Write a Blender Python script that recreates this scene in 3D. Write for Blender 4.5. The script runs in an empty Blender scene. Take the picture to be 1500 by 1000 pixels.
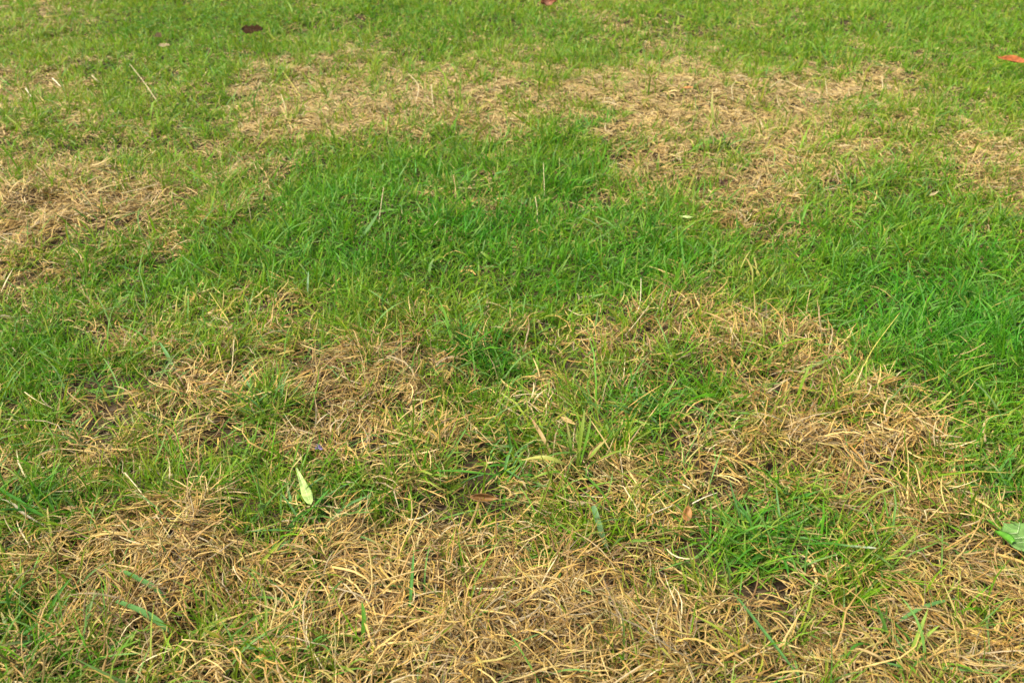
import bpy, math, random
import numpy as np

rng = np.random.default_rng(7)
random.seed(7)
R = math.radians

# ------------------------------------------------------------------ camera, sky, sun, exposure
CAM_H, PITCH, HALF_W = 0.66, R(32.0), 0.601
scene = bpy.context.scene
cam_data = bpy.data.cameras.new('camera')
cam_data.sensor_width = 36.0
cam_data.lens = 18.0 / HALF_W
cam_data.clip_start = 0.02
cam_data.clip_end = 500.0
cam_data.dof.use_dof = True
cam_data.dof.focus_distance = 1.0
cam_data.dof.aperture_fstop = 10.0
cam = bpy.data.objects.new('camera', cam_data)
cam.location = (0, 0, CAM_H)
cam.rotation_euler = (R(90) - PITCH, 0, 0)
scene.collection.objects.link(cam)
scene.camera = cam

SUN_EL, SUN_AZ = R(56), R(255)          # high, veiled sun, left of the lens
world = bpy.data.worlds.new('World')
scene.world = world
world.use_nodes = True
wn = world.node_tree.nodes
wn.clear()
sky = wn.new('ShaderNodeTexSky')
sky.sky_type = 'NISHITA'
sky.sun_disc = False
sky.sun_elevation = SUN_EL
sky.sun_rotation = SUN_AZ
sky.air_density = 1.0
sky.dust_density = 6.0
sky.ozone_density = 0.6
bg = wn.new('ShaderNodeBackground')
bg.inputs['Strength'].default_value = 0.07
wo = wn.new('ShaderNodeOutputWorld')
world.node_tree.links.new(sky.outputs[0], bg.inputs[0])
world.node_tree.links.new(bg.outputs[0], wo.inputs[0])

sun_data = bpy.data.lights.new('sun', 'SUN')
sun_data.energy = 1.5
sun_data.angle = R(10)
sun_data.color = (1.0, 0.96, 0.88)
sun = bpy.data.objects.new('sun', sun_data)
sun.rotation_euler = (R(90) - SUN_EL, 0, -SUN_AZ + math.pi)
scene.collection.objects.link(sun)

vs = scene.view_settings
vs.view_transform = 'Standard'
vs.look = 'None'
vs.exposure = 1.95
vs.gamma = 1.0
vs.use_curve_mapping = False
scene.cycles.max_bounces = 8
scene.cycles.use_denoising = True
scene.cycles.diffuse_bounces = 3
scene.cycles.transmission_bounces = 6

# ------------------------------------------------------------------ small helpers
SP, CP = math.sin(PITCH), math.cos(PITCH)

def at(px, py, z=0.02):
    """Point of the lawn, at height z, that was surveyed at this place of the photograph."""
    u = (px - 750) / 750 * HALF_W
    v = -(py - 500) / 750 * HALF_W
    d = np.array([u, CP + v * SP, -SP + v * CP])
    t = (CAM_H - z) / -d[2]
    return np.array([d[0] * t, d[1] * t, z])

def plan_to_chart(x, y):
    """Plan position -> row / column of the survey chart of the turf below."""
    dz = 0.02 - CAM_H
    depth = np.maximum(y * CP - dz * SP, 0.15)
    u = x / depth
    v = (y * SP + dz * CP) / depth
    return 750 + u / HALF_W * 750, 500 - v / HALF_W * 750

def hash2(ix, iy, seed):
    h = (ix.astype(np.int64) * 374761393 + iy.astype(np.int64) * 668265263 + seed * 2147483647) & 0xFFFFFFFF
    h = ((h ^ (h >> 13)) * 1274126177) & 0xFFFFFFFF
    h = ((h ^ (h >> 16)) * 2246822519) & 0xFFFFFFFF
    return ((h ^ (h >> 15)) & 0xFFFFFF) / float(0xFFFFFF)

def vnoise(x, y, scale, seed):
    x = np.asarray(x, float) / scale + 1000.0
    y = np.asarray(y, float) / scale + 1000.0
    ix, iy = np.floor(x), np.floor(y)
    fx, fy = x - ix, y - iy
    fx = fx * fx * (3 - 2 * fx)
    fy = fy * fy * (3 - 2 * fy)
    a, b = hash2(ix, iy, seed), hash2(ix + 1, iy, seed)
    c, d = hash2(ix, iy + 1, seed), hash2(ix + 1, iy + 1, seed)
    return (a * (1 - fx) + b * fx) * (1 - fy) + (c * (1 - fx) + d * fx) * fy   # 0..1

def ground_z(x, y):
    return ((vnoise(x, y, 0.30, 1) - 0.5) * 0.030 + (vnoise(x, y, 0.11, 2) - 0.5) * 0.016
            + (vnoise(x, y, 0.035, 3) - 0.5) * 0.008)

def gz(x, y):
    return float(ground_z(np.array([x]), np.array([y]))[0])

# ------------------------------------------------------------------ survey chart of the turf: 0 green ... 9 dead
CHART = """
5 5 3 1 1 1 1 1 2 2 1 1 1 1 1 2 3 4 4 2 1 2 4 2 1 1 1 1 1 1
3 3 2 2 1 1 2 3 3 3 5 4 2 3 4 4 1 2 4 6 5 2 1 1 2 4 2 3 2 1
7 7 5 2 3 2 2 6 6 6 5 6 6 7 7 5 7 7 8 8 8 7 7 8 8 7 7 4 2 1
3 2 3 4 2 2 2 7 6 7 6 7 7 8 7 4 2 2 7 9 9 8 8 6 4 3 4 2 2 3
6 4 3 3 5 5 5 6 2 1 0 0 0 0 0 0 0 1 6 6 4 2 7 6 6 6 4 3 7 8
8 8 8 7 6 5 5 3 1 0 1 1 2 4 3 1 2 3 3 5 5 7 6 3 2 1 1 1 2 5
9 9 8 6 5 3 2 1 1 0 0 0 1 1 2 1 1 1 1 2 2 6 5 4 2 1 1 0 1 1
7 7 5 3 5 2 1 1 1 0 0 0 0 0 1 0 0 0 0 0 0 2 2 1 0 0 1 0 0 1
5 4 1 1 1 2 3 3 3 3 3 2 1 1 1 1 1 1 1 4 5 4 3 2 0 0 0 0 0 0
2 2 3 5 5 5 3 5 5 5 5 4 3 3 4 3 4 7 7 5 5 7 8 7 2 0 0 0 0 0
2 1 2 3 4 5 4 6 6 6 6 7 6 2 1 4 4 5 6 6 4 7 9 9 7 3 2 0 0 0
2 3 5 5 5 7 8 6 7 8 8 8 7 4 4 3 4 3 2 2 3 5 8 9 8 7 5 3 1 0
4 5 5 5 5 6 7 5 7 7 7 8 7 7 6 3 4 5 2 3 5 7 8 9 9 9 8 7 3 1
5 5 5 5 5 6 5 4 4 5 6 6 5 7 6 3 5 5 6 6 6 6 6 8 9 9 9 9 6 2
4 4 6 7 8 7 5 4 3 3 5 6 5 6 7 5 4 6 7 6 4 4 4 5 6 8 9 9 7 3
6 6 6 7 8 8 7 6 5 5 6 7 7 8 8 5 5 6 5 4 3 2 2 2 3 6 8 8 8 5
7 6 6 6 7 8 8 8 7 7 8 8 8 8 8 8 8 8 7 6 3 3 3 3 5 6 7 8 8 6
5 6 6 6 6 6 7 7 7 7 8 8 8 9 9 9 9 9 9 8 8 7 6 5 6 6 7 8 8 7
4 5 6 5 6 7 7 7 7 7 7 8 8 8 8 9 9 9 9 9 9 8 7 6 7 7 7 8 7 8
3 4 4 5 6 6 6 7 6 6 7 8 8 8 8 8 9 9 9 9 8 8 7 6 6 6 6 7 8 8
"""
CH = np.array([[int(v) for v in r.split()] for r in CHART.strip().splitlines()], float) / 9.0
CH[2, 0:3] = 0.95
CH[4:7, 0:7] = np.clip(CH[4:7, 0:7] * 1.08, 0, 1)
CH[7] *= 0.85
CH[15:, 0:6] = np.clip(CH[15:, 0:6] * 1.2, 0, 0.85)
CH[10:15, 21:28] = np.clip(CH[10:15, 21:28] * 1.1, 0, 1)
CH[15:, 8:20] = np.clip(CH[15:, 8:20] * 1.06, 0, 1)
CH[4, 28:] = 0.95
CH[5, 28:] = 0.78
CH[3, 28:] = 0.5
CH[1:6, 7:28] = np.clip(CH[1:6, 7:28] * 1.22, 0, 1)

def chart_dry(x, y):
    wx = (vnoise(x, y, 0.07, 11) - 0.5) * 0.075 + (vnoise(x, y, 0.025, 13) - 0.5) * 0.035
    wy = (vnoise(x, y, 0.07, 12) - 0.5) * 0.075 * (1 + np.clip(y - 1.2, 0, 1.5)) + (vnoise(x, y, 0.025, 14) - 0.5) * 0.035 * (1 + np.clip(y - 1.2, 0, 1.5))
    px, py = plan_to_chart(x + wx, y + wy)
    gx = np.clip(px / 50 - 0.5, 0, 28.999)
    gy = np.clip(py / 50 - 0.5, 0, 18.999)
    ix, iy = gx.astype(int), gy.astype(int)
    fx, fy = gx - ix, gy - iy
    v = ((CH[iy, ix] * (1 - fx) + CH[iy, ix + 1] * fx) * (1 - fy)
         + (CH[iy + 1, ix] * (1 - fx) + CH[iy + 1, ix + 1] * fx) * fy)
    # off the chart the same patchy lawn goes on
    off = np.maximum(np.maximum(-px, px - 1500), np.maximum(-py * 2, py - 1000))
    k = np.clip(off / 250, 0, 1)
    wild = np.clip((vnoise(x, y, 0.55, 21) - 0.45) * 3.0, 0, 0.9)
    return v * (1 - k) + wild * k

# deep, moist green (1) against yellowish, thin green (0)
DEEP = [(1380, 470, 230, 170, 1.0), (1250, 340, 200, 70, 0.65), (700, 300, 420, 100, 0.78), (450, 365, 320, 60, 0.7), (930, 370, 260, 70, 0.72), (230, 390, 150, 40, 0.7), (60, 520, 140, 110, 0.55),
        (700, 515, 90, 45, 0.85), (940, 590, 130, 50, 0.75), (1140, 780, 160, 60, 0.75), (440, 650, 160, 120, 0.55),
        (60, 920, 140, 120, 0.6), (60, 740, 90, 40, 0.7), (620, 40, 330, 35, 0.30), (860, 50, 150, 40, 0.32), (1350, 60, 250, 80, 0.30), (1440, 700, 90, 90, 0.8), (850, 180, 60, 20, 0.6)]

def chart_deep(x, y):
    px, py = plan_to_chart(x, y)
    v = np.full(np.shape(px), 0.12)
    for cx, cy, rx, ry, w in DEEP:
        v = np.maximum(v, w * np.exp(-(((px - cx) / rx) ** 2 + ((py - cy) / ry) ** 2) * 0.8))
    return np.clip(v + (vnoise(x, y, 0.12, 31) - 0.5) * 0.35, 0, 1)

# thin spots where dark earth shows between the blades
BARE = [(930, 500, 45, 18), (995, 520, 35, 12), (710, 838, 60, 22), (1420, 742, 60, 30), (1060, 272, 26, 12), (280, 268, 40, 10),
        (340, 530, 60, 18), (1290, 790, 40, 18), (590, 480, 40, 14), (640, 520, 30, 14), (230, 890, 70, 24), (760, 905, 60, 16),
        (1180, 900, 60, 16), (905, 430, 22, 12), (480, 535, 60, 18), (215, 560, 60, 16), (880, 790, 60, 14), (190, 735, 50, 18)]

def chart_bare(x, y):
    px, py = plan_to_chart(x, y)
    v = np.zeros(np.shape(px))
    for cx, cy, rx, ry in BARE:
        v = np.maximum(v, np.exp(-(((px - cx) / rx) ** 2 + ((py - cy) / ry) ** 2)))
    return v

# ------------------------------------------------------------------ materials
def leafy_material(name, attr=True, colour=(0.1, 0.2, 0.03), rough=0.45, trans=0.3, spec=0.35, vary=0.25, scale=120.0):
    m = bpy.data.materials.new(name)
    m.use_nodes = True
    nt = m.node_tree
    n, l = nt.nodes, nt.links
    n.clear()
    out = n.new('ShaderNodeOutputMaterial')
    pb = n.new('ShaderNodeBsdfPrincipled')
    tr = n.new('ShaderNodeBsdfTranslucent')
    mix = n.new('ShaderNodeMixShader')
    mix.inputs[0].default_value = trans
    pb.inputs['Roughness'].default_value = rough
    pb.inputs['Specular IOR Level'].default_value = spec
    if attr:
        src = n.new('ShaderNodeVertexColor')
        src.layer_name = 'pigment'
        col = src.outputs[0]
    else:
        src = n.new('ShaderNodeRGB')
        src.outputs[0].default_value = (*colour, 1)
        col = src.outputs[0]
    tc = n.new('ShaderNodeTexCoord')
    nz = n.new('ShaderNodeTexNoise')
    nz.inputs['Scale'].default_value = scale
    nz.inputs['Detail'].default_value = 3.0
    l.new(tc.outputs['Object'], nz.inputs['Vector'])
    mp = n.new('ShaderNodeMapRange')
    mp.inputs['From Min'].default_value = 0.3
    mp.inputs['From Max'].default_value = 0.7
    mp.inputs['To Min'].default_value = 1.0 - vary
    mp.inputs['To Max'].default_value = 1.0 + vary
    l.new(nz.outputs['Fac'], mp.inputs['Value'])
    hsv = n.new('ShaderNodeHueSaturation')
    l.new(mp.outputs[0], hsv.inputs['Value'])
    l.new(col, hsv.inputs['Color'])
    l.new(hsv.outputs[0], pb.inputs['Base Color'])
    l.new(hsv.outputs[0], tr.inputs['Color'])
    l.new(pb.outputs[0], mix.inputs[1])
    l.new(tr.outputs[0], mix.inputs[2])
    l.new(mix.outputs[0], out.inputs['Surface'])
    return m

M_GREEN = leafy_material('living_grass', rough=0.5, trans=0.40, spec=0.22, vary=0.12, scale=160)
M_STRAW = leafy_material('dead_grass', rough=0.55, trans=0.09, spec=0.25, vary=0.18, scale=220)
_plain = {}

def plain(name, colour, rough=0.55, trans=0.15, vary=0.25, scale=150.0):
    if name not in _plain:
        _plain[name] = leafy_material(name, False, colour, rough, trans, 0.3 if rough < 0.7 else 0.05, vary, scale)
    return _plain[name]

def soil_material():
    m = bpy.data.materials.new('soil')
    m.use_nodes = True
    nt = m.node_tree
    n, l = nt.nodes, nt.links
    pb = n['Principled BSDF']
    pb.inputs['Roughness'].default_value = 0.95
    pb.inputs['Specular IOR Level'].default_value = 0.1
    tc = n.new('ShaderNodeTexCoord')
    a = n.new('ShaderNodeTexNoise')
    a.inputs['Scale'].default_value = 60
    a.inputs['Detail'].default_value = 8
    l.new(tc.outputs['Object'], a.inputs['Vector'])
    cr = n.new('ShaderNodeValToRGB')
    cr.color_ramp.elements[0].position = 0.35
    cr.color_ramp.elements[0].color = (0.020, 0.014, 0.008, 1)
    cr.color_ramp.elements[1].position = 0.72
    cr.color_ramp.elements[1].color = (0.070, 0.048, 0.025, 1)
    l.new(a.outputs['Fac'], cr.inputs['Fac'])
    # farther out, beyond the modelled blades, the sheet itself carries the colour of turf
    ln = n.new('ShaderNodeVectorMath')
    ln.operation = 'LENGTH'
    l.new(tc.outputs['Object'], ln.inputs[0])
    mr = n.new('ShaderNodeMapRange')
    mr.inputs['From Min'].default_value = 6.0
    mr.inputs['From Max'].default_value = 8.0
    l.new(ln.outputs['Value'], mr.inputs['Value'])
    b = n.new('ShaderNodeTexNoise')
    b.inputs['Scale'].default_value = 2.2
    b.inputs['Detail'].default_value = 9
    l.new(tc.outputs['Object'], b.inputs['Vector'])
    cg = n.new('ShaderNodeValToRGB')
    cg.color_ramp.elements[0].position = 0.4
    cg.color_ramp.elements[0].color = (0.055, 0.115, 0.018, 1)
    cg.color_ramp.elements[1].position = 0.66
    cg.color_ramp.elements[1].color = (0.24, 0.19, 0.075, 1)
    l.new(b.outputs['Fac'], cg.inputs['Fac'])
    mx = n.new('ShaderNodeMix')
    mx.data_type = 'RGBA'
    l.new(mr.outputs[0], mx.inputs['Factor'])
    l.new(cr.outputs[0], mx.inputs['A'])
    l.new(cg.outputs[0], mx.inputs['B'])
    l.new(mx.outputs['Result'], pb.inputs['Base Color'])
    bp = n.new('ShaderNodeBump')
    bp.inputs['Strength'].default_value = 0.6
    bp.inputs['Distance'].default_value = 0.004
    l.new(a.outputs['Fac'], bp.inputs['Height'])
    l.new(bp.outputs[0], pb.inputs['Normal'])
    return m

# ------------------------------------------------------------------ mesh helpers
def mesh_from(name, verts, quads, mat, colours=None, smooth=True):
    me = bpy.data.meshes.new(name)
    verts = np.asarray(verts, np.float32)
    quads = np.asarray(quads, np.int32)
    k = quads.shape[1]
    me.vertices.add(len(verts))
    me.vertices.foreach_set('co', verts.ravel())
    me.loops.add(quads.size)
    me.loops.foreach_set('vertex_index', quads.ravel())
    me.polygons.add(len(quads))
    me.polygons.foreach_set('loop_start', np.arange(0, quads.size, k, dtype=np.int32))
    if smooth:
        me.polygons.foreach_set('use_smooth', np.ones(len(quads), bool))
    me.update(calc_edges=True)
    if colours is not None:
        ca = me.color_attributes.new('pigment', 'FLOAT_COLOR', 'POINT')
        c4 = np.ones((len(verts), 4), np.float32)
        c4[:, :3] = colours
        ca.data.foreach_set('color', c4.ravel())
    me.materials.append(mat)
    return me

def link(name, me, parent=None, loc=(0, 0, 0)):
    o = bpy.data.objects.new(name, me)
    scene.collection.objects.link(o)
    o.location = loc
    if parent is not None:
        o.parent = parent
    return o

def tag(o, label, cat, group=None, kind=None):
    o['label'] = label
    o['category'] = cat
    if group:
        o['group'] = group
    if kind:
        o['kind'] = kind
    return o

def spines(base, head, th0, th1, dh, length, nseg, wave=None, kink=None):
    """Curved centre lines: elevation runs th0 -> th1, heading turns by dh."""
    N = len(base)
    pts = np.zeros((N, nseg + 1, 3))
    pts[:, 0] = base
    tan = np.zeros((N, nseg + 1, 3))
    for i in range(nseg + 1):
        s = i / nseg
        th = th0 + (th1 - th0) * s
        hd = head + dh * s
        if wave is not None:
            hd = hd + wave * math.sin(5.0 * s)
        if kink is not None:
            hd = hd + kink[0] * (s > kink[2])
            th = th + kink[1] * (s > kink[2])
        tan[:, i] = np.stack([np.cos(th) * np.cos(hd), np.cos(th) * np.sin(hd), np.sin(th)], 1)
        if i < nseg:
            pts[:, i + 1] = pts[:, i] + tan[:, i] * (length / nseg)[:, None]
    return pts, tan

def ribbons(pts, tan, width, roll, prof, fold, col0, col1, tip_at=0.7):
    """Blades: pts (N,S,3) -> verts, quads, colours. fold > 0 gives a keeled (V) blade."""
    N, S, _ = pts.shape
    up = np.array([0, 0, 1.0])
    hp = np.cross(tan, up)
    hp /= np.linalg.norm(hp, axis=2, keepdims=True) + 1e-9
    nn = np.cross(hp, tan)
    c, s = np.cos(roll)[:, None, None], np.sin(roll)[:, None, None]
    side = hp * c + nn * s
    nor = nn * c - hp * s
    w = (width[:, None] * (prof if prof.ndim == 2 else prof[None, :]))[:, :, None] * 0.5
    L, Rr = pts - side * w, pts + side * w
    if fold != 0:
        C = pts - nor * w * fold
        rows = np.stack([L, C, Rr], 2)
    else:
        rows = np.stack([L, Rr], 2)
    K = rows.shape[2]
    V = rows.reshape(-1, 3)
    idx = np.arange(N * S * K).reshape(N, S, K)
    q = []
    for k in range(K - 1):
        q.append(np.stack([idx[:, :-1, k], idx[:, :-1, k + 1], idx[:, 1:, k + 1], idx[:, 1:, k]], -1).reshape(-1, 4))
    Q = np.concatenate(q)
    t = np.linspace(0, 1, S)
    k = np.clip((t - tip_at) / max(1e-3, 1 - tip_at), 0, 1)[None, :, None]
    colr = col0[:, None, :] * (1 - k) + col1[:, None, :] * k
    colr = np.repeat(colr[:, :, None, :], K, 2).reshape(-1, 3)
    return V, Q, colr

class Pile:
    def __init__(self):
        self.v, self.q, self.c, self.n = [], [], [], 0

    def add(self, V, Q, C):
        self.v.append(V)
        self.q.append(Q + self.n)
        self.c.append(C)
        self.n += len(V)

    def build(self, name, mat):
        return mesh_from(name, np.concatenate(self.v), np.concatenate(self.q), mat, np.concatenate(self.c))

def clamp_ground(pts, lift=0.0008):
    g = ground_z(pts[:, :, 0], pts[:, :, 1]) + lift
    pts[:, :, 2] = np.maximum(pts[:, :, 2], g)
    return pts

# ------------------------------------------------------------------ the ground sheet
def build_ground():
    ax = np.unique(np.concatenate([np.linspace(-2.9, 2.9, 241), np.array([-300, -120, -50, -20, -10, -6, -4, 4, 6, 10, 20, 50, 120, 300])]))
    ay = np.unique(np.concatenate([np.linspace(-0.4, 4.8, 221), np.array([-300, -120, -50, -20, -10, -5, -2, -1, 5.5, 6.5, 9, 14, 25, 60, 140, 300])]))
    X, Y = np.meshgrid(ax, ay)
    Z = ground_z(X, Y)
    far = np.clip((np.hypot(X, Y - 1.5) - 6) / 6, 0, 1)
    Z = Z * (1 - far)
    V = np.stack([X, Y, Z], -1).reshape(-1, 3)
    idx = np.arange(len(V)).reshape(len(ay), len(ax))
    Q = np.stack([idx[:-1, :-1], idx[:-1, 1:], idx[1:, 1:], idx[1:, :-1]], -1).reshape(-1, 4)
    o = link('ground', mesh_from('ground', V, Q, soil_material()))
    o['kind'] = 'structure'
    o['label'] = 'dark brown earth showing between the blades of the lawn'

build_ground()

# ------------------------------------------------------------------ turf
STRAW = np.array([(0.365, 0.228, 0.056), (0.43, 0.292, 0.085), (0.29, 0.165, 0.038), (0.49, 0.365, 0.130), (0.21, 0.118, 0.032), (0.41, 0.275, 0.060), (0.345, 0.250, 0.098), (0.31, 0.25, 0.14)])
G_THIN = np.array([(0.155, 0.300, 0.008), (0.200, 0.320, 0.012), (0.110, 0.275, 0.008), (0.27, 0.32, 0.016)])
G_DEEP = np.array([(0.046, 0.235, 0.007), (0.064, 0.260, 0.009), (0.036, 0.190, 0.010), (0.095, 0.275, 0.009)])

def pick(pal, n):
    a, b = rng.integers(0, len(pal), n), rng.integers(0, len(pal), n)
    k = rng.random(n)[:, None]
    return (pal[a] * k + pal[b] * (1 - k)) * rng.uniform(0.86, 1.16, n)[:, None]

green, straw = Pile(), Pile()
TRI = [0]

NEARBY = lambda y: 1.0 + 0.06 * np.clip((0.95 - y) / 0.4, 0, 1)        # the front strip is a little coarser

def band(y0, y1, half0, half1, dens, nseg_g, nseg_s, fold, wmul):
    """Fill one strip of lawn; dens is shoots per square centimetre."""
    area = (half0 + half1) * (y1 - y0) * 1e4
    # ---- green: small tillers of a few blades
    n = int(area * dens * 0.36)
    y = rng.uniform(y0, y1, n)
    x = rng.uniform(-1, 1, n) * (half0 + (half1 - half0) * (y - y0) / (y1 - y0))
    dry, deep, bare = chart_dry(x, y), chart_deep(x, y), chart_bare(x, y)
    tuft = vnoise(x, y, 0.045, 41)
    p = np.clip(1.16 - 1.13 * dry ** 1.08 + (tuft - 0.5) * 1.25 * np.clip(dry * 2.2, 0, 1), 0.04, 1) * (1 - 0.5 * bare) * np.clip((vnoise(x, y, 0.024, 43) - 0.08) * 3.5, np.where(dry < 0.3, 0.55, 0.25), 1)
    keep = rng.random(n) < p
    x, y, dry, deep, tuft = x[keep], y[keep], dry[keep], deep[keep], tuft[keep]
    nb = 3
    x, y, dry, deep, tuft = [np.repeat(a, nb) for a in (x, y, dry, deep, tuft)]
    N = len(x)
    flow = (vnoise(x, y, 0.16, 51) * 2.2 - 0.6) * math.pi
    head = flow + rng.normal(0, 1.9, N)
    bx = x + rng.normal(0, 0.004, N)
    by = y + rng.normal(0, 0.004, N)
    base = np.stack([bx, by, ground_z(bx, by) - 0.003], 1)
    length = rng.gamma(9, 1 / 9, N) * (0.028 + 0.012 * deep + 0.010 * dry) * (0.7 + 0.6 * tuft)
    th0 = np.clip(rng.normal(0.92, 0.36, N), 0.12, 1.5)
    th1 = th0 - np.abs(rng.normal(0.85, 0.6, N))
    dh = rng.normal(0, 0.6, N)
    width = rng.gamma(12, 1 / 12, N) * (0.00148 + 0.0004 * deep) * wmul
    width *= NEARBY(y)
    length *= NEARBY(y)
    wide = rng.random(N) < 0.035
    width[wide] *= 1.7
    length[wide] *= 1.25
    kd = np.clip(deep + rng.normal(0, 0.16, N), 0, 1)[:, None]
    c0 = pick(G_THIN, N) * (1 - kd) + pick(G_DEEP, N) * kd
    bluish = rng.random(N) < 0.16
    c0[bluish] = c0[bluish] * 0.6 + np.array([0.09, 0.20, 0.07]) * 0.4
    yellowing = rng.random(N) < np.clip(0.03 + 0.32 * dry, 0, 1)
    c0[yellowing] = c0[yellowing] * 0.55 + np.array([0.34, 0.31, 0.05]) * 0.45
    c1 = c0 * 1.0
    tipdead = rng.random(N) < np.clip(0.03 + 0.35 * dry, 0, 1)
    c1[tipdead] = pick(STRAW, int(tipdead.sum()))
    roll = rng.normal(0, 0.7, N)
    t = np.linspace(0, 1, nseg_g + 1)
    mown = rng.random(N) < 0.20                       # cut square by the mower, the tip dried pale
    length[mown] *= 0.8
    c1[mown] = c1[mown] * 0.72 + np.array([0.42, 0.40, 0.16]) * 0.28
    prof = np.where(mown[:, None], np.clip(0.75 + 0.5 * t, 0, 1) * np.where(t > 0.99, 0.55, 1.0), np.clip((0.75 + 0.5 * t) * (1 - t ** 2.6), 0.05, 1))
    pts, tan = spines(base, head, th0, th1, dh, length, nseg_g)
    pts = clamp_ground(pts)
    green.add(*ribbons(pts, tan, width, roll, prof, fold, c0, c1, 0.62))
    TRI[0] += N * nseg_g * (4 if fold > 0 else 2)
    # ---- a few coarse, long, bluish blades sprawling through the thin turf
    n = int(area * dens * 0.030)
    y = rng.uniform(y0, y1, n)
    x = rng.uniform(-1, 1, n) * (half0 + (half1 - half0) * (y - y0) / (y1 - y0))
    dry = chart_dry(x, y)
    keep = rng.random(n) < np.clip(1.15 - 0.95 * dry, 0.22, 0.7)
    x, y, dry = x[keep], y[keep], dry[keep]
    N = len(x)
    base = np.stack([x, y, ground_z(x, y)], 1)
    length = rng.uniform(0.045, 0.085, N)
    th0 = rng.uniform(0.35, 1.1, N)
    th1 = th0 - rng.uniform(0.5, 1.3, N)
    c0 = np.array([0.105, 0.245, 0.03]) * rng.uniform(0.7, 1.25, N)[:, None] + np.array([0.04, 0.02, 0.03]) * rng.random((N, 1))
    c1 = c0 * 1.0
    td = rng.random(N) < 0.3
    c1[td] = pick(STRAW, int(td.sum()))
    t = np.linspace(0, 1, 7)
    prof = np.clip((0.6 + 0.8 * t) * (1 - t ** 2.2), 0.04, 1)
    pts, tan = spines(base, rng.uniform(0, 6.28, N), th0, th1, rng.normal(0, 0.5, N), length, 6)
    pts = clamp_ground(pts, 0.006)
    green.add(*ribbons(pts, tan, rng.uniform(0.0017, 0.0032, N), rng.normal(0, 0.5, N), prof, 0.3, c0, c1, 0.75))
    # ---- dead: matted straw lying over one another
    n = int(area * dens * 1.60)
    y = rng.uniform(y0, y1, n)
    x = rng.uniform(-1, 1, n) * (half0 + (half1 - half0) * (y - y0) / (y1 - y0))
    dry, bare = chart_dry(x, y), chart_bare(x, y)
    mat = vnoise(x, y, 0.05, 61)
    p = np.clip(0.04 + (0.80 + 0.6 * np.clip((y - 1.3) / 0.8, 0, 1)) * dry ** 1.25 + (mat - 0.5) * 0.75 * np.clip(dry * 2, 0, 1), 0.04, 1) * (1 - 0.15 * bare) * (0.84 + 0.16 * np.clip((y - 0.8) / 0.5, 0, 1)) * np.clip((vnoise(x, y, 0.030, 63) - 0.20) * 3.2, 0.08 + 0.8 * np.clip((y - 1.2) / 0.8, 0, 1), 1)
    keep = rng.random(n) < p
    x, y, dry, mat = x[keep], y[keep], dry[keep], mat[keep]
    N = len(x)
    flow = vnoise(x, y, 0.075, 71) * 4.5 * math.pi
    head = flow + rng.normal(0, 0.55, N)
    flip = rng.random(N) < 0.25
    head[flip] += rng.uniform(0, 6.28, int(flip.sum()))
    layer = rng.beta(1.3, 1.6, N) * (0.003 + 0.028 * dry * (0.15 + mat))
    base = np.stack([x, y, ground_z(x, y) + layer], 1)
    length = rng.gamma(9, 1 / 9, N) * 0.037 * (0.8 + 0.35 * dry)
    back = np.clip((y - 1.1) / 1.2, 0, 1)               # the back of the lawn is trodden flatter
    length *= 1 - 0.25 * back
    base[:, 2] -= layer * 0.55 * back
    th0 = rng.normal(0.30, 0.30, N) * (1 - 0.6 * back)
    th1 = th0 - np.abs(rng.normal(0.85, 0.55, N))
    up = rng.random(N) < 0.025 * (1 - 0.7 * back)
    th0[up] = rng.uniform(0.6, 1.3, int(up.sum()))
    th1[up] = th0[up] - rng.uniform(0.0, 0.9, int(up.sum()))
    dh = rng.normal(0, 1.0, N)
    wave = rng.normal(0, 0.18, N)
    width = rng.gamma(20, 1 / 20, N) * 0.00122 * wmul
    width *= NEARBY(y)
    length *= NEARBY(y)
    wide = rng.random(N) < 0.012
    width[wide] *= 1.9
    tone = vnoise(x, y, 0.09, 81)[:, None]
    c0 = pick(STRAW, N) * (0.82 + 0.36 * tone)
    olive = rng.random(N) < np.clip(0.50 - 0.45 * dry, 0.04, 1)
    c0[olive] = c0[olive] * 0.5 + np.array([0.24, 0.25, 0.05]) * 0.5
    rot = rng.random(N) < np.clip(0.16 - 0.11 * back + 0.6 * bare[keep], 0, 1)
    c0[rot] *= np.array([0.52, 0.46, 0.44])
    pale = rng.random(N) < 0.014
    c0[pale] = np.array([0.56, 0.46, 0.24]) * rng.uniform(0.85, 1.1, int(pale.sum()))[:, None]
    kb = (0.35 * back)[:, None]                        # straw blends to a paler tan towards the back of the lawn
    c0 = c0 * (1 - kb) + np.array([0.47, 0.37, 0.17]) * kb
    c1 = c0 * rng.uniform(0.8, 1.15, N)[:, None]
    roll = rng.normal(0, 0.55, N)
    t = np.linspace(0, 1, nseg_s + 1)
    prof = np.clip(np.minimum(0.8 + t * 0.6, 1.0) * (1 - t ** 4) + 0.12, 0.1, 1)
    kk = rng.random(N) < 0.28
    kink = (np.where(kk, rng.normal(0, 0.9, N), 0), np.where(kk, rng.normal(-0.1, 0.45, N), 0), rng.uniform(0.3, 0.75, N))
    pts, tan = spines(base, head, th0, th1, dh, length, nseg_s, wave, kink)
    pts = clamp_ground(pts, 0.0012)
    straw.add(*ribbons(pts, tan, width, roll, prof, -0.8 if fold > 0 else 0, c0, c1, 0.3))
    TRI[0] += N * nseg_s * (4 if fold > 0 else 2)

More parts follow.
